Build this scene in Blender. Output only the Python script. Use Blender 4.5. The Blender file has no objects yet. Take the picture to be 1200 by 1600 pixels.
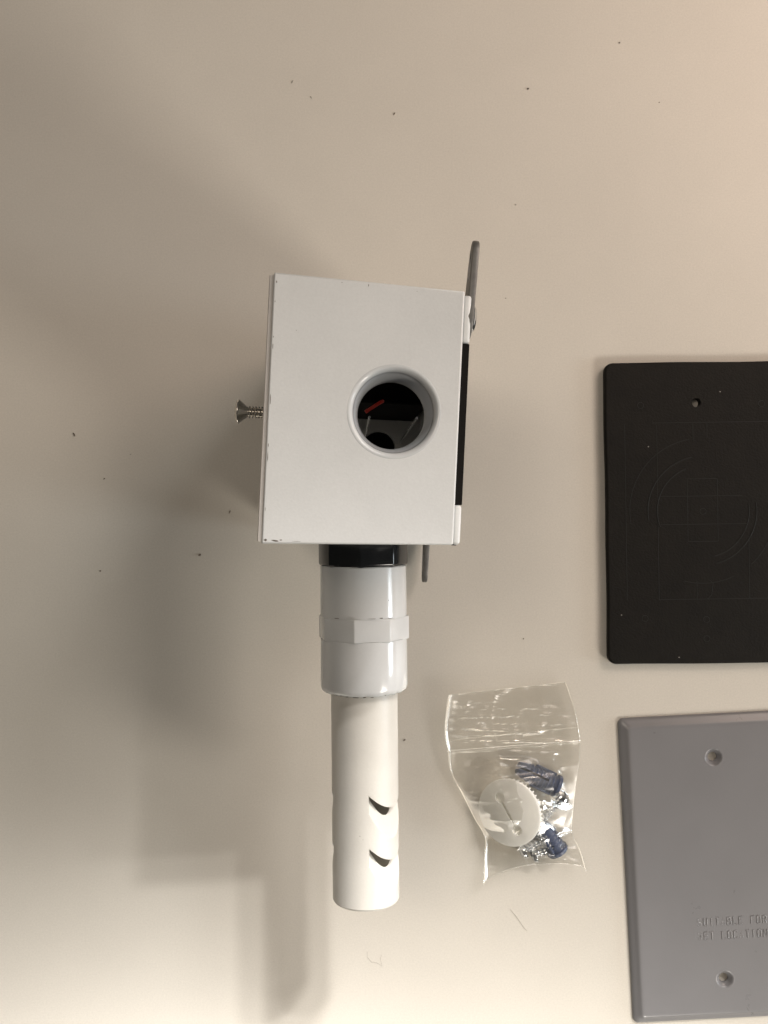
import bpy, bmesh, math, random
from mathutils import Vector, Matrix, noise

random.seed(7)
S = 0.001                      # everything below is written in millimetres
scene = bpy.context.scene
COL = scene.collection

# ------------------------------------------------------------------ camera
cam_d = bpy.data.cameras.new('camera')
cam = bpy.data.objects.new('camera', cam_d)
COL.objects.link(cam)
cam.location = (0, 0, 357 * S)
cam.rotation_euler = (0, 0, 0)
cam_d.sensor_fit = 'VERTICAL'
cam_d.sensor_height = 36
cam_d.lens = 36 * 1474 / 1600
cam_d.clip_start = 0.01
cam_d.clip_end = 50
scene.camera = cam

# ------------------------------------------------------------------ world and lamps
world = bpy.data.worlds.new('World')
scene.world = world
world.use_nodes = True
bg = world.node_tree.nodes['Background']
bg.inputs['Color'].default_value = (1.0, 0.94, 0.85, 1)
bg.inputs['Strength'].default_value = 0.06


def area(name, loc, target, sx, sy, watts, col):
    d = bpy.data.lights.new(name, 'AREA')
    d.shape = 'RECTANGLE'
    d.size, d.size_y = sx * S, sy * S
    d.energy = watts
    d.color = col
    o = bpy.data.objects.new(name, d)
    COL.objects.link(o)
    o.location = Vector(loc) * S
    o.rotation_euler = (Vector(target) - Vector(loc)).to_track_quat('-Z', 'Y').to_euler()
    return o


def spot(name, loc, target, cone, blend, radius, watts, col):
    d = bpy.data.lights.new(name, 'SPOT')
    d.spot_size = math.radians(cone)
    d.spot_blend = blend
    d.shadow_soft_size = radius * S
    d.energy = watts
    d.color = col
    o = bpy.data.objects.new(name, d)
    COL.objects.link(o)
    o.location = Vector(loc) * S
    o.rotation_euler = (Vector(target) - Vector(loc)).to_track_quat('-Z', 'Y').to_euler()
    return o


# a low lamp to the lower right; added warm fills to the right; ceiling lights to the left and beyond the top edge,
# the strongest of them coned so its pool edge imitates an unseen blocker's shadow
area('desk_lamp', (800, -600, 600), (0, 0, 0), 230, 230, 5.0, (1.0, 0.92, 0.82))
area('warm_fill', (330, 260, 260), (150, 150, 0), 220, 220, 0.58, (1.0, 0.72, 0.57))  # added fill that brightens and warms the upper right of the table
area('side_fill', (450, 300, 350), (150, 150, 0), 500, 500, 0.7, (1.0, 0.92, 0.83))  # broad added fill for the same area, large to keep its shadows faint
area('ceiling_panel_left', (-500, 420, 1500), (0, 0, 0), 450, 450, 4.2, (1.0, 0.87, 0.73))
for dx, dy in ((-190, -60), (190, 60), (-60, 190), (60, -190)):      # one ceiling light split into four spots to soften its shadows
    spot('pool_shaping_spot', (750 + dx, 1330 + dy, 1500), (-200, -700, 0), 14.8, 0.35, 85, 370, (1.0, 0.97, 0.94))
area('window_light', (1500, -260, 430), (0, -60, 40), 300, 300, 6.0, (0.86, 0.94, 1.0))
area('shadow_blur_strip', (1500, 1330, 1500), (-200, -620, 0), 900, 150, 0.45, (0.98, 0.98, 0.96)).data.spread = math.radians(22)  # added strip light that blurs the left side of the box shadow
spot('front_light', (250, -1500, 900), (150, -430, 0), 17, 0.9, 60, 85, (1.0, 0.95, 0.86))

vs = scene.view_settings
vs.view_transform = 'Standard'
vs.look = 'None'
vs.exposure = 0.14
vs.gamma = 1.0
vs.use_curve_mapping = False
scene.cycles.max_bounces = 10
scene.cycles.transparent_max_bounces = 24


# ------------------------------------------------------------------ materials
def mat(name, col, rough=0.5, metal=0.0, mottle=0.0, mscale=60, bump=0.0, bscale=900, spec=0.5,
        grain=0.0, sss=0.0, coat=0.0):
    m = bpy.data.materials.new(name)
    m.use_nodes = True
    nt = m.node_tree
    b = nt.nodes['Principled BSDF']
    b.inputs['Roughness'].default_value = rough
    b.inputs['Metallic'].default_value = metal
    b.inputs['Specular IOR Level'].default_value = spec
    b.inputs['Coat Weight'].default_value = coat
    b.inputs['Base Color'].default_value = (*col, 1)
    if sss:
        b.inputs['Subsurface Weight'].default_value = sss
        b.inputs['Subsurface Radius'].default_value = (0.004, 0.004, 0.0035)
        b.inputs['Subsurface Scale'].default_value = 1.0
    tc = nt.nodes.new('ShaderNodeTexCoord')
    if mottle:
        n = nt.nodes.new('ShaderNodeTexNoise')
        n.inputs['Scale'].default_value = mscale
        n.inputs['Detail'].default_value = 6
        n.inputs['Roughness'].default_value = 0.65
        nt.links.new(tc.outputs['Object'], n.inputs['Vector'])
        r = nt.nodes.new('ShaderNodeMapRange')
        r.inputs['From Min'].default_value = 0.3
        r.inputs['From Max'].default_value = 0.7
        nt.links.new(n.outputs['Fac'], r.inputs['Value'])
        mx = nt.nodes.new('ShaderNodeMix')
        mx.data_type = 'RGBA'
        mx.inputs['A'].default_value = (*[c * (1 - mottle) for c in col], 1)
        mx.inputs['B'].default_value = (*[min(1, c * (1 + mottle)) for c in col], 1)
        nt.links.new(r.outputs['Result'], mx.inputs['Factor'])
        nt.links.new(mx.outputs['Result'], b.inputs['Base Color'])
        if grain:
            g1 = nt.nodes.new('ShaderNodeTexNoise')
            g1.inputs['Scale'].default_value = 1500
            g1.inputs['Detail'].default_value = 4
            g1.inputs['Roughness'].default_value = 0.8
            nt.links.new(tc.outputs['Object'], g1.inputs['Vector'])
            g2 = nt.nodes.new('ShaderNodeMapRange')
            g2.inputs['From Min'].default_value = 0.25
            g2.inputs['From Max'].default_value = 0.75
            g2.inputs['To Min'].default_value = 1 - grain
            g2.inputs['To Max'].default_value = 1 + grain
            nt.links.new(g1.outputs['Fac'], g2.inputs['Value'])
            vm = nt.nodes.new('ShaderNodeVectorMath'); vm.operation = 'SCALE'
            nt.links.new(mx.outputs['Result'], vm.inputs[0])
            nt.links.new(g2.outputs['Result'], vm.inputs['Scale'])
            nt.links.new(vm.outputs[0], b.inputs['Base Color'])
        rr = nt.nodes.new('ShaderNodeMapRange')
        rr.inputs['To Min'].default_value = max(0.02, rough - 0.08)
        rr.inputs['To Max'].default_value = min(1, rough + 0.08)
        nt.links.new(n.outputs['Fac'], rr.inputs['Value'])
        nt.links.new(rr.outputs['Result'], b.inputs['Roughness'])
    if bump:
        n2 = nt.nodes.new('ShaderNodeTexNoise')
        n2.inputs['Scale'].default_value = bscale
        n2.inputs['Detail'].default_value = 3
        nt.links.new(tc.outputs['Object'], n2.inputs['Vector'])
        bp = nt.nodes.new('ShaderNodeBump')
        bp.inputs['Strength'].default_value = bump
        bp.inputs['Distance'].default_value = 0.0002
        nt.links.new(n2.outputs['Fac'], bp.inputs['Height'])
        nt.links.new(bp.outputs['Normal'], b.inputs['Normal'])
    return m


M = {
    'table': mat('table_laminate', (0.605, 0.57, 0.508), 0.45, mottle=0.03, mscale=14, bump=0.22, bscale=2600, spec=0.3, grain=0.085),
    'box': mat('white_powder_coat', (0.61, 0.615, 0.605), 0.33, mottle=0.045, mscale=30, grain=0.045, bump=0.14, bscale=1400),
    'lip': mat('gloss_white_lip', (0.54, 0.55, 0.55), 0.14, mottle=0.03, mscale=90),
    'hub': mat('hub_shade_grey', (0.29, 0.30, 0.31), 0.17, mottle=0.05, mscale=200),  # greyer than the box white, standing in for shade inside the bore
    'cover': mat('cover_edge_paint', (0.60, 0.56, 0.52), 0.45, mottle=0.08, mscale=300),
    'chip': mat('bare_chipped_metal', (0.13, 0.11, 0.09), 0.6, mottle=0.4, mscale=900),
    'foam': mat('black_foam', (0.010, 0.009, 0.008), 0.95, bump=0.6, bscale=3000, spec=0.1),
    'black': mat('black_gloss_plastic', (0.008, 0.009, 0.010), 0.16, mottle=0.1, mscale=150),
    'interior': mat('black_interior', (0.004, 0.004, 0.004), 0.8, spec=0.1),
    'inner': mat('inner_grey_paint', (0.16, 0.16, 0.155), 0.5, mottle=0.1, mscale=120),
    'steel': mat('zinc_steel', (0.17, 0.165, 0.155), 0.5, metal=0.6, mottle=0.18, mscale=300, bump=0.2, bscale=1500),
    'stain': mat('stainless_screw', (0.72, 0.69, 0.64), 0.22, metal=1.0, mottle=0.1, mscale=500),
    'zinc': mat('bright_zinc', (0.62, 0.64, 0.66), 0.20, metal=1.0, mottle=0.1, mscale=500),
    'adapter': mat('adapter_plastic', (0.60, 0.61, 0.61), 0.15, mottle=0.03, mscale=90, grain=0.02, sss=0.05),
    'pipe': mat('cream_pvc', (0.58, 0.56, 0.515), 0.40, mottle=0.04, mscale=70, grain=0.03, bump=0.12, bscale=1200, sss=0.05),
    'cut': mat('fresh_cut_pvc', (0.61, 0.62, 0.625), 0.5, bump=0.3, bscale=1500),
    'gasket': mat('black_rubber', (0.0072, 0.0060, 0.0045), 0.6, mottle=0.25, mscale=120, bump=0.8, bscale=1300, spec=0.16),
    'gasket_lit': mat('rubber_lit_ridge', (0.0095, 0.009, 0.0078), 0.5, spec=0.2),  # same rubber, lightened to paint the highlight along the ridges
    'grey': mat('grey_painted_steel', (0.20, 0.197, 0.203), 0.30, mottle=0.02, mscale=40, bump=0.14, bscale=1800),
    'blue': mat('blue_grey_plastic', (0.058, 0.072, 0.118), 0.4, mottle=0.1, mscale=400),
    'nylon': mat('milky_nylon', (0.80, 0.79, 0.74), 0.35, mottle=0.03, mscale=200, sss=0.25),
    'red': mat('red_wire', (0.62, 0.03, 0.015), 0.4),
    'dust': mat('dark_crumb', (0.17, 0.14, 0.11), 0.9),
    'hair': mat('fine_hair', (0.36, 0.33, 0.29), 0.6),
}


def film_mat(name, tint, haze, gain):
    m = bpy.data.materials.new(name)
    m.use_nodes = True
    nt = m.node_tree
    nt.nodes.remove(nt.nodes['Principled BSDF'])
    out = nt.nodes['Material Output']
    tr = nt.nodes.new('ShaderNodeBsdfTransparent')
    tr.inputs['Color'].default_value = (*tint, 1)
    df = nt.nodes.new('ShaderNodeBsdfDiffuse')
    df.inputs['Color'].default_value = (0.8, 0.8, 0.78, 1)
    tl = nt.nodes.new('ShaderNodeBsdfTranslucent')
    tl.inputs['Color'].default_value = (0.8, 0.8, 0.78, 1)
    ad = nt.nodes.new('ShaderNodeMixShader')
    nt.links.new(df.outputs[0], ad.inputs[1]); nt.links.new(tl.outputs[0], ad.inputs[2])
    mx = nt.nodes.new('ShaderNodeMixShader')
    mx.inputs[0].default_value = haze
    nt.links.new(tr.outputs[0], mx.inputs[1]); nt.links.new(ad.outputs[0], mx.inputs[2])
    gl = nt.nodes.new('ShaderNodeBsdfGlossy')
    gl.inputs['Roughness'].default_value = 0.22
    fr = nt.nodes.new('ShaderNodeFresnel')
    fr.inputs['IOR'].default_value = 1.5
    ml = nt.nodes.new('ShaderNodeMath'); ml.operation = 'MULTIPLY'; ml.use_clamp = True
    ml.inputs[1].default_value = gain
    nt.links.new(fr.outputs[0], ml.inputs[0])
    nt.links.new(ml.outputs[0], gl.inputs['Color'])
    m2 = nt.nodes.new('ShaderNodeAddShader')
    nt.links.new(mx.outputs[0], m2.inputs[0]); nt.links.new(gl.outputs[0], m2.inputs[1])
    nt.links.new(m2.outputs[0], out.inputs['Surface'])
    return m


M['film'] = film_mat('clear_bag_film', (0.89, 0.885, 0.87), 0.06, 0.62)
M['seam'] = film_mat('bag_seam_film', (0.95, 0.95, 0.94), 0.08, 0.6)


# ------------------------------------------------------------------ mesh helpers (millimetres)
def link(name, me, m, parent=None, mtx=None):
    o = bpy.data.objects.new(name, me)
    COL.objects.link(o)
    if m is not None and not me.materials:
        me.materials.append(M[m])
    if parent is not None:
        o.parent = parent
    if mtx is not None:
        o.matrix_basis = mtx
    return o


def mesh(verts, faces, smooth=None):
    me = bpy.data.meshes.new('mesh')
    me.from_pydata([Vector(v) * S for v in verts], [], faces)
    me.validate()
    bm = bmesh.new(); bm.from_mesh(me)
    bmesh.ops.recalc_face_normals(bm, faces=bm.faces)
    bm.to_mesh(me); bm.free()
    if smooth is not None:
        shade(me, smooth)
    return me


def shade(me, ang):
    for p in me.polygons:
        p.use_smooth = True
    me.set_sharp_from_angle(angle=math.radians(ang))


def flat_big(me, mm2=40):
    # keep broad faces truly flat so that their rounded edges do not bend the shading
    for p in me.polygons:
        if p.area > mm2 * S * S:
            p.use_smooth = False


def lathe(prof, segs=64, smooth=40, closed=True, phase=0.0):
    """prof: list of (r, z); closed = profile loop is closed (a ring)"""
    v, f = [], []
    n = len(prof)
    for k in range(segs):
        a = 2 * math.pi * k / segs + phase
        for r, z in prof:
            v.append((r * math.cos(a), r * math.sin(a), z))
    lim = n if closed else n - 1
    for k in range(segs):
        k2 = (k + 1) % segs
        for i in range(lim):
            j = (i + 1) % n
            f.append((k * n + i, k2 * n + i, k2 * n + j, k * n + j))
    if not closed:
        for i in (0, n - 1):
            if prof[i][0] > 1e-6:
                f.append(tuple(k * n + i for k in range(segs)))
    me = mesh(v, f)
    bm = bmesh.new(); bm.from_mesh(me)
    bmesh.ops.remove_doubles(bm, verts=bm.verts, dist=1e-7)
    bmesh.ops.recalc_face_normals(bm, faces=bm.faces)
    bm.to_mesh(me); bm.free()
    if smooth:
        shade(me, smooth)
    return me


def box(x0, x1, y0, y1, z0, z1, bev=0.0, seg=2):
    v = [(x, y, z) for x in (x0, x1) for y in (y0, y1) for z in (z0, z1)]
    f = [(0, 1, 3, 2), (4, 6, 7, 5), (0, 4, 5, 1), (2, 3, 7, 6), (0, 2, 6, 4), (1, 5, 7, 3)]
    me = mesh(v, f)
    if bev:
        bevel(me, bev, seg)
    return me


def bevel(me, width, seg=2):
    bm = bmesh.new(); bm.from_mesh(me)
    bmesh.ops.bevel(bm, geom=list(bm.edges), offset=width * S, segments=seg, affect='EDGES', profile=0.5)
    bm.to_mesh(me); bm.free()
    shade(me, 40)
    flat_big(me)


def prism(poly, z0, z1, bev=0.0, seg=2):
    n = len(poly)
    v = [(x, y, z0) for x, y in poly] + [(x, y, z1) for x, y in poly]
    f = [tuple(range(n)), tuple(range(n, 2 * n))] + [(i, (i + 1) % n, n + (i + 1) % n, n + i) for i in range(n)]
    me = mesh(v, f)
    if bev:
        bm = bmesh.new(); bm.from_mesh(me)
        es = [e for e in bm.edges if abs(e.verts[0].co.z - e.verts[1].co.z) < 1e-9]
        bmesh.ops.bevel(bm, geom=es, offset=bev * S, segments=seg, affect='EDGES', profile=0.5)
        bm.to_mesh(me); bm.free()
        shade(me, 40)
        flat_big(me)
    return me


def tube(pts, r, sides=8, flat=1.0, caps=True):
    """tube along a polyline; flat squashes it in z"""
    v, f = [], []
    pts = [Vector(p) for p in pts]
    n = len(pts)
    for i, p in enumerate(pts):
        t = (pts[min(i + 1, n - 1)] - pts[max(i - 1, 0)]).normalized()
        up = Vector((0, 0, 1)) if abs(t.z) < 0.9 else Vector((1, 0, 0))
        a = t.cross(up).normalized(); b = a.cross(t).normalized()
        rr = r[i] if isinstance(r, (list, tuple)) else r
        for k in range(sides):
            th = 2 * math.pi * k / sides
            q = p + a * (rr * math.cos(th)) + b * (rr * flat * math.sin(th))
            v.append(tuple(q))
    for i in range(n - 1):
        for k in range(sides):
            k2 = (k + 1) % sides
            f.append((i * sides + k, i * sides + k2, (i + 1) * sides + k2, (i + 1) * sides + k))
    if caps:
        f.append(tuple(range(sides))); f.append(tuple((n - 1) * sides + k for k in range(sides)))
    return v, f


def merge(parts):
    v, f = [], []
    for pv, pf in parts:
        o = len(v)
        v += pv
        f += [tuple(i + o for i in q) for q in pf]
    return v, f


def boolean(me, cutters, ang=35):
    o = bpy.data.objects.new('tmp', me); COL.objects.link(o)
    cs = []
    for c, mtx in cutters:
        co = bpy.data.objects.new('tmp_cut', c); COL.objects.link(co); co.matrix_world = mtx
        md = o.modifiers.new('b', 'BOOLEAN'); md.operation = 'DIFFERENCE'; md.solver = 'EXACT'; md.object = co
        cs.append(co)
    bpy.context.view_layer.update()
    dg = bpy.context.evaluated_depsgraph_get()
    res = bpy.data.meshes.new_from_object(o.evaluated_get(dg), depsgraph=dg)
    for x in cs + [o]:
        bpy.data.objects.remove(x)
    shade(res, ang)
    return res


def T(x, y, z):
    return Matrix.Translation((x * S, y * S, z * S))


def R(deg, ax):
    return Matrix.Rotation(math.radians(deg), 4, ax)


I4 = Matrix.Identity(4)


def tag(o, label, cat, group=None):
    o['label'] = label; o['category'] = cat
    if group:
        o['group'] = group
    return o


def thing(name, mtx, label, cat, group=None):
    o = bpy.data.objects.new(name, None); COL.objects.link(o)
    o.empty_display_size = 0.01
    o.matrix_basis = mtx
    return tag(o, label, cat, group)


# ------------------------------------------------------------------ the table
tb = link('table_top', box(-700, 700, -600, 600, -25, 0, 1.5), 'table')
tb['kind'] = 'structure'

# ------------------------------------------------------------------ the outdoor box standing on its end
DL = 1.9                       # draft angle of the casting
TD = math.tan(math.radians(DL)); VD = 1.85 / 49.5
D, HF, VF = 49.5, 115.0, 34.9  # depth, height at the front rim, half width at the front rim
ROOT = T(-33.65, 26.9, 0) @ R(-2.66, 'Z') @ R(DL, 'Y')
RI = ROOT.inverted()
root = thing('sensor_box', ROOT, 'white metal outdoor box standing on end with a slotted white pipe', 'box')


def frustum(u0, u1, off, w_extra=0.0):
    v = []
    for u in (u0, u1):
        hv = VF - u * VD - off
        for vv in (-hv, hv):
            for w in (u * TD + off, HF - u * TD - off):
                v.append((u, vv, w))
    f = [(0, 1, 3, 2), (4, 6, 7, 5), (0, 4, 5, 1), (2, 3, 7, 6), (0, 2, 6, 4), (1, 5, 7, 3)]
    return mesh(v, f)


body = frustum(0, D, 0)
bevel(body, 0.45, 3)
HU = 32.5                      # hub position along the depth
hubM = T(HU, 0.75, HF - HU * TD) @ R(DL, 'Y')
cyl = lathe([(11.77, -30), (11.77, 30)], 64, None, closed=False)
cyl2 = lathe([(6.2, -30), (6.2, 30)], 48, None, closed=False)
body = boolean(body, [(frustum(-5, D - 3, 3.0), I4), (cyl, hubM), (cyl2, T(31.5, -1.5, 0))])
flat_big(body)
link('box_body', body, 'box', root)
# threaded conduit hub in the upper end
lip = [(12.5, -0.10), (12.2, 0.03), (11.8, 0.05), (11.4, -0.08), (11.05, -0.4), (10.8, -0.9), (10.66, -1.5), (10.62, -2.2), (11.7, -2.2), (11.75, -0.5)]
link('hub_lip', lathe(lip, 96, 60), 'lip', root, hubM)
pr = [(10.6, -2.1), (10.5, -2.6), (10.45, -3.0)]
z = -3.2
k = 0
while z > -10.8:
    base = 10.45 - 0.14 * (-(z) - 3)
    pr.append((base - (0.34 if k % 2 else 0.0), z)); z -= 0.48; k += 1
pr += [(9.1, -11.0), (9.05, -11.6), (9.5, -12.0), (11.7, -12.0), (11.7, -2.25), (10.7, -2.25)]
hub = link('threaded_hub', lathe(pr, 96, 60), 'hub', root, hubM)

# the front is open: a thin painted rim, and the boss that holds the cover screw
covM = Matrix(((0, 0, -1, -0.02 * S), (1, 0, 0, 0), (0, 1, 0, 0), (0, 0, 0, 1)))
rim = prism([(-34.3, 0.8), (34.3, 0.8), (34.3, HF - 0.75), (-34.3, HF - 0.75)], -0.4, 1.2, 0.25)
rim = boolean(rim, [(box(-31.6, 31.6, 3.4, HF - 3.4, -4, 4), I4)], 40)
flat_big(rim)
link('front_rim', rim, 'cover', root, covM)
link('screw_boss', box(0.6, 15, -4.2, 4.2, 95.2, 112.2, 0.6), 'box', root)

scr = root
SW = 99.5
scM = Matrix(((0, 0, -1, -1.2 * S), (1, 0, 0, 0.2 * S), (0, 1, 0, SW * S), (0, 0, 0, 1)))
th = [(0.0, -2)]
zz = -2.0
th.append((1.25, -2.0))
kk = 0
while zz < 5.2:
    th.append((1.72 if kk % 2 else 1.25, zz)); zz += 0.42; kk += 1
th += [(1.25, 5.3), (1.45, 5.8), (3.3, 8.0), (3.3, 8.25), (2.8, 8.75), (1.6, 9.1), (0, 9.2)]
scm = lathe(th, 32, 30, closed=False)
slots = [(box(-0.45, 0.45, -2.2, 2.2, 7.6, 12), I4), (box(-2.2, 2.2, -0.45, 0.45, 7.6, 12), I4)]
sc_o = link('cover_screw', boolean(scm, [(c, R(28, 'Z') @ m_) for c, m_ in slots], 30), 'stain', root, scM)

link('hole_shade_disc', lathe([(0, 0.9), (6.15, 0.9), (6.15, 1.6), (0, 1.6)], 40, 40, closed=False), 'interior', root, T(31.5, -1.5, 0))  # added black disc standing in for the shade in the lower hole

# back: white pads, black foam between them, mounting lugs with their screws
bu = D                        # back plane


def backblock(name, v0, v1, w0, w1, t, m, bev):
    b = box(0, t, v0, v1, w0, w1, bev, 3)
    return link(name, b, m, root, T(bu - 0.15, 0, 0))


backblock('back_pad', -33.0, -22.6, 2.6, 111.9, 2.1, 'box', 0.8)
backblock('back_pad', 19.8, 32.4, 2.6, 111.9, 2.2, 'box', 0.8)
backblock('foam_strip', -22.55, 19.75, 3.0, 111.6, 2.2, 'foam', 0.25)
backblock('foam_strip', -33.3, -30.0, 2.2, 109, 1.55, 'foam', 0.25)


def lug(name, up):
    # a flat steel strap with rounded ends and a slot, drawn in the (length, width) plane
    L, Wd = 27.0, 13.0
    pts = []
    for i in range(13):
        a = -math.pi / 2 + math.pi * i / 12
        pts.append((L - 4.2 + 4.2 * math.cos(a), 3.9 * math.sin(a)))
    for i in range(13):
        a = math.pi / 2 + math.pi * i / 12
        pts.append((5.5 + 5.5 * math.cos(a), 6.3 * math.sin(a)))
    pl = prism(pts, 0, 1.85, 0.4, 2)
    sl = []
    for i in range(16):
        a = 2 * math.pi * i / 16
        sl.append((L - 7.2 + (2.0 if math.cos(a) > 0 else -2.0) + 1.9 * math.cos(a), 1.9 * math.sin(a)))
    return boolean(pl, [(prism(sl, -3, 5), I4)], 30)


lm = lug('x', True)
head = lathe([(0, 0), (3.6, 0), (3.6, 0.4), (3.0, 0.9), (1.8, 1.2), (0, 1.3)], 32, 40, closed=False)
# strap axes: local x -> length (v), local y -> w, local z -> u outwards
LM1 = Matrix(((0, 0, 1, (bu + 0.75) * S), (1, 0, 0, 21.5 * S), (0, 1, 0, 105.6 * S), (0, 0, 0, 1))) @ R(-3, 'Y')
l1 = link('mounting_lug', lm, 'steel', root, LM1)
link('lug_screw', head, 'zinc', l1, T(6.0, 0, 1.9))
LM2 = Matrix(((0, 0, 1, (bu + 0.3) * S), (-1, 0, 0, -23.6 * S), (0, -1, 0, 9.5 * S), (0, 0, 0, 1)))
l2 = link('mounting_lug', lm, 'steel', root, LM2)
link('lug_screw', head, 'zinc', l2, T(6.0, 0, 1.9))

# what shows through the hub: a dark sensor block, a red wire, two metal posts
link('sensor_block', box(8, 45, 9.0, 29, 5, 60, 1.0), 'interior', root)
wv, wf = tube([(25.2, 2.0, 97.5), (26.4, 2.9, 97.5), (29.2, 4.9, 97), (29.7, 5.3, 96.2), (29.9, 5.5, 95)], 0.5, 10)
link('red_wire', mesh(wv, wf, 60), 'red', root)
for pu, pv in ((26.4, 0.8), (39.6, 1.2)):
    link('metal_post', lathe([(0, 3.2), (0.36, 3.2), (0.36, 96), (0, 96)], 20, 40, closed=False), 'zinc', root, T(pu, pv, 0))

# paint worn off the edges: thin irregular patches a hair above the paint


def chip(u, v, w, ru, rv, nrm='w'):
    pts = []
    for i in range(9):
        a = 2 * math.pi * i / 9
        q = random.uniform(0.55, 1.1)
        pts.append((u + ru * q * math.cos(a), v + rv * q * math.sin(a)))
    if nrm == 'w':
        vv = [(x, y, HF - x * TD + 0.03) for x, y in pts]
    else:
        vv = pts
    return link('paint_chip', mesh(vv, [tuple(range(9))]), 'chip', root)


for a in [(1.0, -33.9, 0, 0.6, 0.42), (3.4, -33.95, 0, 1.1, 0.30), (4.9, -33.75, 0, 0.4, 0.2), (0.8, 32.4, 0, 0.16, 0.42),
          (24.4, 33.0, 0, 0.12, 0.4), (0.62, 18.3, 0, 0.09, 0.28), (0.6, 15.9, 0, 0.1, 0.9), (0.6, 2.1, 0, 0.1, 1.7),
          (0.62, -9.6, 0, 0.1, 0.6), (0.6, -12.4, 0, 0.12, 1.6), (6.4, 20.3, 0, 0.09, 0.1), (9.0, -33.9, 0, 1.6, 0.07),
          (17.5, 33.3, 0, 0.1, 0.12), (37.0, 32.2, 0, 0.1, 0.1), (0.6, -26.0, 0, 0.09, 0.8), (0.6, 27.4, 0, 0.08, 0.3)]:
    chip(*a)

# ---- pipe run out of the side wall
AX = Vector((0.0088, -1, 0)).normalized()
xx = Vector((1, 0.0088, 0)).normalized()
yy = AX.cross(xx)
PM = Matrix(((xx.x, yy.x, AX.x, -6.85 * S), (xx.y, yy.y, AX.y, 0), (xx.z, yy.z, AX.z, 54 * S), (0, 0, 0, 1)))
PL = RI @ PM                   # pipe frame inside the box's frame; z runs down the picture, y towards the camera


def octo(r, z0, z1, ri, phase, ch):
    p = [(ri, z0), (r - ch, z0), (r, z0 + ch), (r, z1 - ch), (r - ch, z1), (ri, z1)]
    me = lathe(p, 8, None, closed=True, phase=math.radians(phase))
    bm = bmesh.new(); bm.from_mesh(me)
    es = [e for e in bm.edges if e.calc_length() > 3 * S or True]
    bmesh.ops.bevel(bm, geom=es, offset=0.28 * S, segments=2, affect='EDGES', profile=0.5)
    bm.to_mesh(me); bm.free()
    shade(me, 25)
    return me


link('lock_nut', octo(14.35, 8.3, 17.2, 9.0, 92 - 22.5 * 0, 0.7), 'black', root, PL)
link('adapter_barrel', lathe([(9, 17.0), (13.35, 17.0), (13.75, 17.35), (13.8, 25), (13.85, 33.2), (10.8, 33.2), (10.8, 17.6)], 96, 40), 'adapter', root, PL)
link('adapter_flange', octo(14.75, 33.0, 40.4, 10.8, 55, 0.25), 'adapter', root, PL)
# lower socket with a ragged moulded lip
sv, sf = [], []
segs = 128
prof = [(10.72, 41), (13.85, 40.2), (13.9, 48), (13.95, 55.2), (13.6, 56.3), (13.0, 56.9), (10.72, 57.0)]
for k in range(segs):
    a = 2 * math.pi * k / segs
    j = noise.noise(Vector((math.cos(a) * 9, math.sin(a) * 9, 3.1)))
    for i, (r, zc) in enumerate(prof):
        dz = j * 0.35 if i >= 4 else 0
        sv.append((r * math.cos(a), r * math.sin(a), zc + dz))
np_ = len(prof)
for k in range(segs):
    k2 = (k + 1) % segs
    for i in range(np_):
        j = (i + 1) % np_
        sf.append((k * np_ + i, k2 * np_ + i, k2 * np_ + j, k * np_ + j))
link('adapter_socket', mesh(sv, sf, 50), 'adapter', root, PL)

# grime caught at the moulded joints: small flecks lying on the plastic
def fleck(ang, r, zc, ra, rz):
    pts = []
    for i in range(8):
        a_ = 2 * math.pi * i / 8
        q = random.uniform(0.5, 1.1)
        th_ = math.radians(ang) + ra * q * math.cos(a_) / r
        pts.append((r * math.sin(th_), r * math.cos(th_), zc + rz * q * math.sin(a_)))
    link('grime_fleck', mesh(pts, [tuple(range(8))]), 'chip', root, PL)


for ang, zc, ra, rz in ((-42, 57.4, .5, .2), (-30, 57.5, 1.0, .16), (-14, 57.6, 1.3, .14), (2, 57.5, .6, .18), (14, 57.6, .9, .14), (27, 57.4, .5, .2), (40, 57.4, .4, .15), (-52, 57.5, .6, .15)):
    fleck(ang, 10.72, zc, ra, rz)
for ang, zc, ra, rz in ((-78, 32.7, .5, .25), (-35, 32.85, 1.5, .1), (12, 32.85, 1.6, .1), (24, 32.75, .9, .2), (38, 32.9, 1.2, .09)):
    fleck(ang, 13.9, zc, ra, rz)
fleck(36, 13.84, 27.4, .22, .22)
fleck(-8, 10.72, 100.5, .18, .18)
fleck(-3, 10.72, 101.6, .12, .15)

# slotted pipe
tubem = lathe([(8.0, 50), (10.67, 50), (10.67, 123.4), (10.35, 124.0), (8.3, 124.0), (8.0, 123.7)], 160, None)
tubem.materials.append(M['pipe'])
cutters = []
for az in (55, -125):
    for zt in (86.0, 102.4):
        ta, tb_ = math.tan(math.radians(53)), 1 / math.tan(math.radians(21))
        wd = 3.7               # height of the saw cut above the sloping floor
        cs = [(5.6, zt), (22, zt + 16.4 * ta), (22, zt + wd + 16.0 * tb_), (5.6, zt + wd)]
        hw = 7.9 if az > 0 else 8.6
        vv = [(n_, -hw, q) for n_, q in cs] + [(n_, hw, q) for n_, q in cs]
        wm = mesh(vv, [(0, 1, 2, 3), (4, 7, 6, 5), (0, 4, 5, 1), (1, 5, 6, 2), (2, 6, 7, 3), (3, 7, 4, 0)])
        wm.materials.append(M['cut'])
        # local x of the wedge -> outwards direction at azimuth az (from the camera side towards the right)
        cutters.append((wm, R(90 - az, 'Z')))
tubem = boolean(tubem, cutters, 12)
link('slotted_pipe', tubem, None, root, PL)

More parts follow.
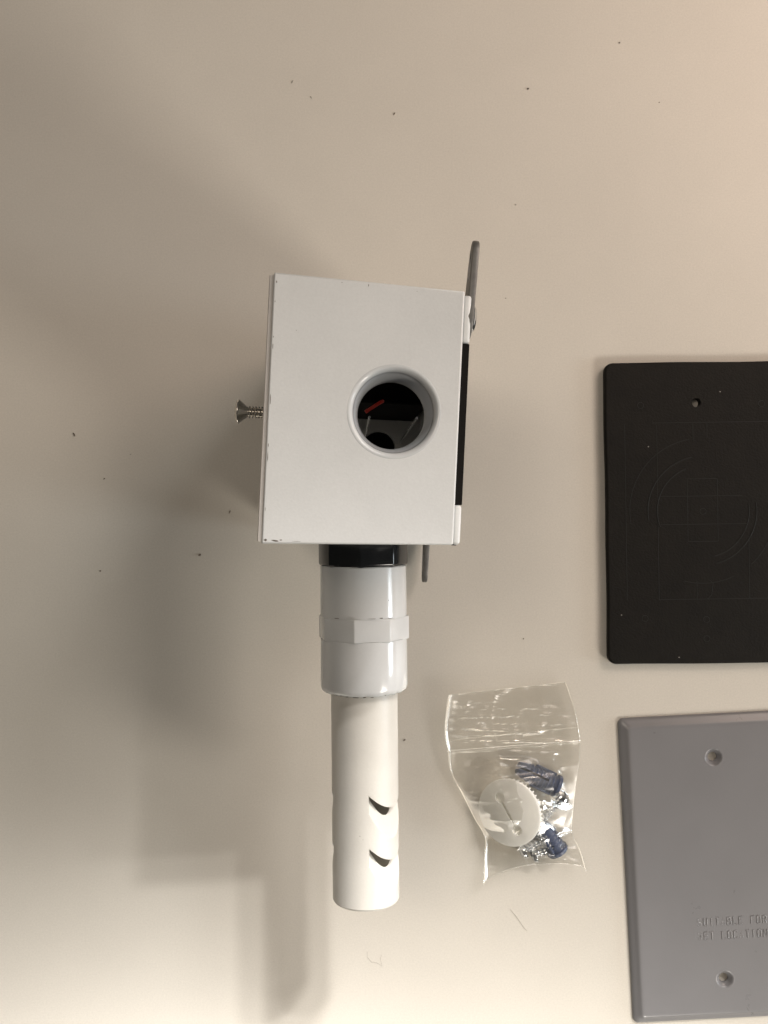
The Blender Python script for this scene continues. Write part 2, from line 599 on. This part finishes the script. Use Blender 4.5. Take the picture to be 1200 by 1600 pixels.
# ------------------------------------------------------------------ black gasket plate
GM = T(140.0, 0.15, 0) @ R(0.86, 'Z')
gk = thing('gasket_plate', GM, 'square black rubber gasket with moulded rings, lying above the grey plate', 'gasket')
GH = 56.6
GT = 3.4


def rounded(hx, hy, r, wob=0.0):
    pts = []
    for cx, cy, a0 in ((hx - r, hy - r, 0), (-hx + r, hy - r, 90), (-hx + r, -hy + r, 180), (hx - r, -hy + r, 270)):
        for i in range(7):
            a = math.radians(a0 + 15 * i)
            pts.append((cx + r * math.cos(a), cy + r * math.sin(a)))
    out = []
    n = len(pts)
    for i in range(n):
        p, q = Vector((*pts[i], 0)), Vector((*pts[(i + 1) % n], 0))
        d = (q - p).length
        m_ = 20 if d > 20 else 1
        for j in range(m_):
            s_ = p.lerp(q, j / m_)
            if wob:
                s_ += Vector((noise.noise(s_ * 0.03), noise.noise(s_ * 0.03 + Vector((9, 9, 9))), 0)) * wob
            out.append((s_.x, s_.y))
    return out


sheet = prism(rounded(GH, GH, 3.2, 0.45), 0, GT, 0.75, 3)
hole = lathe([(1.7, -9), (1.7, 9)], 24, None, closed=False)
GX = -140.0
sheet = boolean(sheet, [(hole, T(x_, y_, 0)) for x_ in (-22.3, 23) for y_ in (41.2, -41.2) if not (x_ < 0 and y_ < 0)], 40)
flat_big(sheet)
link('rubber_sheet', sheet, 'gasket', gk)


def G(px, py):                 # a point of the gasket's moulding pattern, measured from its centre
    x = (px - 600) * 0.2399 - 140.0
    y = (800 - py) * 0.2399 + 0.35
    return (x, y, GT)


def ridge(name, pts, r=0.22, flat=1.0, parent=gk, m='gasket_lit', closed=False):
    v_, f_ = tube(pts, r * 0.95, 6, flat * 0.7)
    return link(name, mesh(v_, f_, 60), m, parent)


def arc(cx, cy, r, a0, a1, n=40):
    return [(cx + r * math.cos(math.radians(a0 + (a1 - a0) * i / n)), cy + r * math.sin(math.radians(a0 + (a1 - a0) * i / n)), GT) for i in range(n + 1)]


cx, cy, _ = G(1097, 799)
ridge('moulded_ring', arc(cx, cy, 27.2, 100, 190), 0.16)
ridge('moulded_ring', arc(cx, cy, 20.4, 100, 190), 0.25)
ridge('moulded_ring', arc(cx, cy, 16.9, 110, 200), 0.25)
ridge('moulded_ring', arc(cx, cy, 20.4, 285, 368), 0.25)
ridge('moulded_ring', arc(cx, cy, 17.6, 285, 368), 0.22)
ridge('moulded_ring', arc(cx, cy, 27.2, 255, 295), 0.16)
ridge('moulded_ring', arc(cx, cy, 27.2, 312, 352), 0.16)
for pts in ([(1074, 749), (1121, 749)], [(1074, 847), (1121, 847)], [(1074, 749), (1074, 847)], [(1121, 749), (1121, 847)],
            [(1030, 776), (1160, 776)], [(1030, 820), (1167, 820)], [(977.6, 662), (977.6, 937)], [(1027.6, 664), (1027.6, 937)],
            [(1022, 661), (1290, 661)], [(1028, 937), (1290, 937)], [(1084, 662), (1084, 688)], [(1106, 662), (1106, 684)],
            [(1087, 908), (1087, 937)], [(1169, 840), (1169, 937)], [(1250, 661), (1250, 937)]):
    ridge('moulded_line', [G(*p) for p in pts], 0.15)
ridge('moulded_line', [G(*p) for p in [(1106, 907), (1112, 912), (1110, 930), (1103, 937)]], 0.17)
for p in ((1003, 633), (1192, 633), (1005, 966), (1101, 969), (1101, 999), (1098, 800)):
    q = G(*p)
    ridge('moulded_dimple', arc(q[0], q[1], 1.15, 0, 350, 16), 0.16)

# ------------------------------------------------------------------ grey stamped cover plate
PLM = T(148.7, -132.6, 0) @ R(2.9, 'Z')
gp = thing('cover_plate', PLM, 'square grey painted steel cover plate with stamped lettering and screw holes', 'cover plate')
PT = 3.0
HP = 57.6
rings = [(57.6, 0.0), (57.6, 0.55), (57.35, 0.95), (56.9, 1.35), (56.2, 1.75), (55.5, 2.15), (54.9, 2.6), (54.5, 2.85), (54.0, 2.96), (53.4, PT), (53.0, PT)]
rv, rf = [], []
n_r = None
for h, zc in rings:
    rr = max(0.6, 2.2 - (57.6 - h) * 0.25)
    ps = []
    for cx_, cy_, a0 in ((h - rr, h - rr, 0), (-h + rr, h - rr, 90), (-h + rr, -h + rr, 180), (h - rr, -h + rr, 270)):
        for i in range(7):
            a = math.radians(a0 + 15 * i)
            ps.append((cx_ + rr * math.cos(a), cy_ + rr * math.sin(a), zc))
    n_r = len(ps)
    rv += ps
for a in range(len(rings) - 1):
    for i in range(n_r):
        j = (i + 1) % n_r
        rf.append((a * n_r + i, a * n_r + j, (a + 1) * n_r + j, (a + 1) * n_r + i))
rf.append(tuple((len(rings) - 1) * n_r + i for i in range(n_r)))
rf.append(tuple(range(n_r)))
pm = mesh(rv, rf)
holes = [(-22.9, 41.7), (-22.9, -41.7), (22.9, 41.7), (22.9, -41.7)]
dh = lathe([(3.6, -9), (3.6, 9)], 40, None, closed=False)
pm = boolean(pm, [(dh, T(x_, y_, 0)) for x_, y_ in holes], 50)
flat_big(pm, 1500)
link('steel_plate', pm, 'grey', gp)
dimple = lathe([(3.9, PT - 0.08), (3.55, PT + 0.04), (3.1, PT - 0.05), (2.7, PT - 0.5), (2.2, PT - 1.1), (1.75, PT - 1.45), (1.65, PT - 2.2), (3.6, PT - 2.2), (3.7, PT - 0.4)], 48, 60)
for x_, y_ in holes:
    link('screw_dimple', dimple, 'grey', gp, T(x_, y_, 0))

GLY = {
    'S': [[(3, 5.2), (2.4, 6), (.6, 6), (0, 5.2), (0, 3.8), (.6, 3.1), (2.4, 2.9), (3, 2.2), (3, .8), (2.4, 0), (.6, 0), (0, .8)]],
    'U': [[(0, 6), (0, .9), (.7, 0), (2.3, 0), (3, .9), (3, 6)]],
    'I': [[(1.5, 0), (1.5, 6)]],
    'T': [[(0, 6), (3, 6)], [(1.5, 6), (1.5, 0)]],
    'A': [[(0, 0), (1.5, 6), (3, 0)], [(.6, 2.2), (2.4, 2.2)]],
    'B': [[(0, 0), (0, 6), (2.2, 6), (2.8, 5.2), (2.8, 3.9), (2.2, 3.2), (0, 3.2)], [(2.2, 3.2), (3, 2.4), (3, .8), (2.3, 0), (0, 0)]],
    'L': [[(0, 6), (0, 0), (3, 0)]],
    'E': [[(3, 6), (0, 6), (0, 0), (3, 0)], [(0, 3.1), (2.4, 3.1)]],
    'F': [[(3, 6), (0, 6), (0, 0)], [(0, 3.1), (2.4, 3.1)]],
    'O': [[(.7, 0), (0, .9), (0, 5.1), (.7, 6), (2.3, 6), (3, 5.1), (3, .9), (2.3, 0), (.7, 0)]],
    'R': [[(0, 0), (0, 6), (2.3, 6), (3, 5.2), (3, 3.8), (2.3, 3), (0, 3)], [(1.6, 3), (3, 0)]],
    'W': [[(0, 6), (.6, 0), (1.5, 4), (2.4, 0), (3, 6)]],
    'C': [[(3, 5.1), (2.3, 6), (.7, 6), (0, 5.1), (0, .9), (.7, 0), (2.3, 0), (3, .9)]],
    'N': [[(0, 0), (0, 6), (3, 0), (3, 6)]],
}


def lettering(text, x0, y0, h=2.75, pitch=2.22):
    for i, ch in enumerate(text):
        if ch == ' ':
            continue
        parts = []
        k_ = h / 6.0
        depth = 0.05 if ch not in 'SWA' else -0.08     # these were struck less deep
        for pl in GLY[ch]:
            parts.append(tube([(x0 + i * pitch + x * k_ * 0.95, y0 + y * k_, PT + depth) for x, y in pl], 0.25, 8, 0.6))
        v_, f_ = merge(parts)
        link('stamped_letter', mesh(v_, f_, 60), 'grey', gp)


lettering('SUITABLE FOR', -32.0, -21.2)
lettering('WET LOCATIONS', -32.0, -26.4)

# ------------------------------------------------------------------ the little bag of fixings
BZ = 0.2381


def B(px, py, z=6.0):
    s_ = (357.0 - z) / 1474.0
    return Vector(((px - 600) * s_, (800 - py) * s_, z))


left = [(701, 1086), (695, 1138), (700, 1173), (704, 1205), (722, 1241), (741, 1279), (758, 1310), (757, 1346), (756, 1383)]
right = [(884, 1066), (899, 1112), (906, 1157), (905, 1192), (900, 1224), (896, 1262), (894, 1300), (907, 1330), (916, 1361)]
bag = thing('plastic_bag', T(*B(805, 1240, 0)), 'clear zip plastic bag holding small fixings beside the white pipe', 'bag')
BI = Vector(B(805, 1240, 0))


def interp(lst, t):
    q = t * (len(lst) - 1)
    i = min(int(q), len(lst) - 2)
    f_ = q - i
    p0 = lst[max(i - 1, 0)]; p1 = lst[i]; p2 = lst[i + 1]; p3 = lst[min(i + 2, len(lst) - 1)]
    return tuple(0.5 * ((2 * p1[c]) + (-p0[c] + p2[c]) * f_ + (2 * p0[c] - 5 * p1[c] + 4 * p2[c] - p3[c]) * f_ ** 2 + (-p0[c] + 3 * p1[c] - 3 * p2[c] + p3[c]) * f_ ** 3) for c in (0, 1))


def edge_z(t, s_):
    # height of the side seams: the mouth stands a little off the table, the tail curls up
    left_z = 7.5 - 4.5 * min(1, t / 0.6) + (5.0 * max(0, (t - 0.75) / 0.25))
    right_z = 3.5 - 1.0 * min(1, t / 0.6) + (5.0 * max(0, (t - 0.75) / 0.25))
    return left_z * (1 - s_) + right_z * s_


def bagpt(s_, t, side):
    l, r_ = interp(left, t), interp(right, t)
    px = l[0] + (r_[0] - l[0]) * s_
    py = l[1] + (r_[1] - l[1]) * s_
    # tail: the bottom seam is drawn up between its two corners
    if t > 0.78:
        k_ = (t - 0.78) / 0.22
        py -= k_ * 22 * (math.sin(math.pi * min(1, max(0, s_))) ** 0.45) * (0.9 if s_ > .5 else 1.0)
    e = edge_z(t, s_)
    pil = (max(0, math.sin(math.pi * max(0, min(1, s_)) ** 0.82)) ** 1.1) * math.exp(-((t - 0.60) / 0.25) ** 2)
    n1 = noise.noise(Vector((px * 0.012, py * 0.055, 1.3 + side * 5)))
    n2 = noise.noise(Vector((px * 0.035, py * 0.03, 7.7 + side * 5)))
    rd = 1 - abs(noise.noise(Vector((px * 0.02 + py * 0.018, (py - px) * 0.008, 4.2 + side))))
    fade = min(1, 6 * min(s_, 1 - s_))
    def cr(fx, fy, ph):        # one family of sharp creases
        q = noise.noise(Vector((px * fx + ph, py * fy, ph + side * 3.0)))
        return (1 - min(1, abs(q) * 3.2)) ** 2
    creases = 0.5 * cr(0.011, 0.04, 2.1) + 0.35 * cr(0.03, 0.018, 5.6) + 0.3 * cr(0.02, 0.03, 9.3)
    if t < 0.27:
        creases += 0.95 * cr(0.005, 0.075, 15.1) + 0.4 * cr(0.010, 0.12, 18.4)
    wr = (0.8 * n1 + 0.6 * n2 + 0.5 * (rd - 0.8) + creases - 0.3) * fade
    if side == 1:
        z_ = e * (1 - 0.35 * pil) + 12.5 * pil + 0.5 + wr
    else:
        z_ = max(0.25, e * (1 - 0.9 * math.sin(math.pi * s_) ** 0.5) + 0.3 * wr)
    z_ = max(0.25, z_)
    return B(px, py, z_ * 0.9 + 0.1) * 1.0 - BI


for side, nm in ((1, 'film_front'), (0, 'film_back')):
    NX, NY = 150, 200
    v_ = [tuple(bagpt(i / NX, j / NY, side)) for j in range(NY + 1) for i in range(NX + 1)]
    f_ = [(j * (NX + 1) + i, j * (NX + 1) + i + 1, (j + 1) * (NX + 1) + i + 1, (j + 1) * (NX + 1) + i) for j in range(NY) for i in range(NX)]
    me = bpy.data.meshes.new('mesh')
    me.from_pydata([Vector(q) * S for q in v_], [], f_)
    for p in me.polygons:
        p.use_smooth = True
    link(nm, me, 'film', bag)


def bagstrip(name, pts, r, flat):
    v_, f_ = tube(pts, r, 6, flat)
    return link(name, mesh(v_, f_, 60), 'seam', bag)


for s_ in (0.0, 1.0):
    bagstrip('side_seam', [bagpt(s_, j / 60, 1) for j in range(61)], 0.15, 0.5)
bagstrip('bottom_seam', [bagpt(i / 60, 1.0, 1) for i in range(61)], 0.13, 0.5)
bagstrip('zip_track', [bagpt(i / 60, 0.255, 1) + Vector((0, 0, .2)) for i in range(61)], 0.5, 0.4)
bagstrip('zip_track', [bagpt(i / 60, 0.19, 1) + Vector((0, 0, .2)) for i in range(61)], 0.15, 0.5)
bagstrip('mouth_edge', [bagpt(i / 60, 0.0, 1) for i in range(61)], 0.1, 0.5)

# white round plug inside the bag
plm = lathe([(0, -2.0), (11.2, -2.0), (11.6, -1.7), (11.6, 0.6), (12.7, 0.7), (12.7, 1.8), (12.3, 2.1), (0, 2.1)], 96, 40, closed=False)
ck = [(lathe([(2.0, 0.9), (2.0, 9)], 32, None, closed=False), T(-3.2, 5.4, 0)),
      (lathe([(2.0, 0.9), (2.0, 9)], 32, None, closed=False), T(3.0, -6.2, 0)),
      (box(-0.55, 0.55, -5.5, 5.5, 0.9, 9), T(-0.1, -0.4, 0) @ R(29, 'Z'))]
plm = boolean(plm, ck, 40)
pc = B(798, 1268, 8.6)
plug = thing('round_plug', T(*pc) @ R(-31, 'Y') @ R(4, 'Z') @ Matrix.Scale(0.965, 4), 'round milky plastic plug with keyhole slot inside the clear bag', 'plug')
link('disc', plm, 'nylon', plug)
rib = box(-0.28, 0.28, -0.55, 0.55, -1.6, 0.6)
for i in range(44):
    a = 2 * math.pi * i / 44
    link('rib', rib, 'nylon', plug, R(math.degrees(a), 'Z') @ T(11.75, 0, 0) @ R(90, 'Z'))


def anchor(label, p0, p1, z0, z1, roll):
    a, b = B(*p0, z0), B(*p1, z1)
    L = (b - a).length
    q = (b - a).to_track_quat('Z', 'Y').to_matrix().to_4x4()
    o = thing('wall_anchor', T(*a) @ q @ R(roll, 'Z'), label, 'wall anchor', 'wall anchors in the bag')
    pf = [(0, 0), (4.1, 0), (4.2, 0.4), (4.2, 1.2), (3.6, 1.5)]
    zc = 1.6
    while zc < L - 3.5:
        pf += [(3.65, zc), (3.2, zc + 0.9), (3.2, zc + 1.1)]; zc += 1.7
    pf += [(3.1, L - 2.5), (2.3, L), (0, L)]
    me = lathe(pf, 28, 30, closed=False)
    me = boolean(me, [(box(-0.4, 0.4, -6, 6, 5, 40), I4)], 30)
    link('sleeve', me, 'blue', o)
    for s_ in (-1, 1):
        link('fin', box(-0.5, 0.5, 3.0, 4.3, 2.0, L * 0.62, 0.2), 'blue', o, R(90 * s_, 'Z'))
    return o


anchor('blue plastic wall anchor at the top right of the white plug', (872, 1229), (809, 1199), 4.0, 4.4, 20)
anchor('dark blue plastic wall anchor wedged below the screw threads in the bag', (872, 1330), (846, 1287), 3.6, 5.4, 60)


def screw(label, p0, p1, z0, z1):
    a, b = B(*p0, z0), B(*p1, z1)
    L = (b - a).length
    q = (b - a).to_track_quat('Z', 'Y').to_matrix().to_4x4()
    o = thing('screw', T(*a) @ q, label, 'screw', 'screws in the bag')
    hd = lathe([(0, -2.3), (1.8, -2.1), (3.0, -1.3), (3.3, -0.3), (3.3, 0), (0, 0)], 28, 40, closed=False)
    hd = boolean(hd, [(box(-0.4, 0.4, -1.8, 1.8, -4, -1.4), I4), (box(-1.8, 1.8, -0.4, 0.4, -4, -1.4), I4)], 30)
    link('head', hd, 'zinc', o)
    # helical thread
    segs, pitch, rmin, rmax = 20, 1.5, 1.15, 1.95
    v_, f_ = [], []
    rows = int(L / pitch * 8)
    for j in range(rows + 1):
        zc = L * j / rows
        tip = min(1.0, (L - zc) / 3.0)
        for k_ in range(segs):
            th_ = 2 * math.pi * k_ / segs
            ph = (zc / pitch - k_ / segs) % 1.0
            r_ = rmin + (rmax - rmin) * max(0, 1 - abs(ph - 0.5) * 4)
            r_ = max(0.05, r_ * tip)
            v_.append((r_ * math.cos(th_), r_ * math.sin(th_), zc))
    for j in range(rows):
        for k_ in range(segs):
            k2 = (k_ + 1) % segs
            f_.append((j * segs + k_, j * segs + k2, (j + 1) * segs + k2, (j + 1) * segs + k_))
    link('thread', mesh(v_, f_, 35), 'zinc', o)
    return o


screw('zinc screw lying across the right of the white plug', (877, 1246), (832, 1302), 6.5, 4.5)
screw('zinc screw with its head at the lowest corner of the cluster', (820, 1328), (872, 1300), 4.0, 3.0)
screw('zinc screw lying along the bottom of the bag', (838, 1334), (884, 1318), 3.4, 4.4)
screw('zinc screw pointing at the lower right corner of the bag', (836, 1300), (872, 1332), 6.8, 6.2)

# ------------------------------------------------------------------ crumbs and hairs on the table
CR = [((616, 178), 1.3, .55, 60, 'dark crumb above the box, in the middle of the bare table'),
      ((825, 139), .9, .8, 0, 'small crumb high on the table, right of the middle crumb'),
      ((968, 67), .7, .6, 30, 'tiny crumb nearest the top edge of the picture'),
      ((457, 128), 1.6, .4, 70, 'pale thin crumb high on the table, left of the middle crumb'),
      ((486, 152), 1.2, .4, -50, 'pale thin crumb just below the other pale one'),
      ((116, 679), 2.0, .65, -65, 'rod shaped crumb farthest left, level with the screw'),
      ((163, 748), 1.0, .5, 40, 'small crumb below the rod shaped crumb'),
      ((204, 710), .8, .35, 30, 'faint crumb between the rod shaped crumb and the screw'),
      ((359, 800), 1.5, .5, 65, 'thin crumb just left of the lower corner of the box'),
      ((312, 867), 1.3, .9, 30, 'broad crumb left of the black nut'),
      ((157, 892), .9, .7, 0, 'round crumb low on the left of the table'),
      ((806, 320), .7, .5, 20, 'faint crumb right of the upper lug'),
      ((818, 998), .9, .35, 60, 'thin crumb above the plastic bag'),
      ((632, 1156), 1.1, .7, 20, 'crumb between the pipe and the plastic bag'),
      ((790, 466), .6, .4, 10, 'tiny crumb right of the upper lug screw'),
      ((1030, 160), .6, .4, 10, 'tiny crumb in the upper right of the table')]
for (px, py), a, b, ang, lab in CR:
    bm = bmesh.new()
    bmesh.ops.create_icosphere(bm, subdivisions=2, radius=1.0)
    for v in bm.verts:
        v.co *= 1 + 0.35 * noise.noise(v.co * 1.7 + Vector((px, py, 0)))
        v.co = Vector((v.co.x * a * 0.42, v.co.y * b * 0.42, v.co.z * b * 0.35)) * S
    me = bpy.data.meshes.new('mesh'); bm.to_mesh(me); bm.free(); shade(me, 60)
    p = B(px, py, 0)
    tag(link('crumb', me, 'dust' if 'pale' not in lab and 'faint' not in lab else 'hair', None, T(p.x, p.y, b * 0.3) @ R(ang, 'Z')), lab, 'crumb', 'crumbs on the table')


def hair(pts, r, lab):
    P = [B(x, y, 0.12) for x, y in pts]
    base = P[0].copy()
    v_, f_ = tube([q - base for q in P], r, 5)
    tag(link('hair', mesh(v_, f_, 60), 'hair', None, T(*base)), lab, 'hair', 'hairs on the table')


hair([(797, 1421), (805, 1430), (812, 1440), (819, 1450), (823, 1454)], 0.05, 'short dark hair below the plastic bag')
hair([(574, 1487), (574, 1496), (580, 1503), (590, 1505), (597, 1510), (594, 1497), (597, 1492)], 0.04, 'fine curled hair below the end of the pipe')

for (px, py), lab in (((1125, 612), 'pale lint speck beside the upper hole of the black gasket'),
                      ((971, 961), 'pale lint speck near the lower left corner of the black gasket'),
                      ((1061, 1027), 'pale lint speck on the bottom edge of the black gasket'),
                      ((1013, 698), 'pale lint speck on the ring of the black gasket')):
    bm = bmesh.new()
    bmesh.ops.create_icosphere(bm, subdivisions=1, radius=1.0)
    for v in bm.verts:
        v.co = Vector((v.co.x * 0.28, v.co.y * 0.2, v.co.z * 0.12)) * S
    me = bpy.data.meshes.new('mesh'); bm.to_mesh(me); bm.free()
    p = B(px, py, 3.4)
    tag(link('lint_speck', me, 'hair', None, T(p.x, p.y, 3.5)), lab, 'lint', 'lint specks on the gasket')
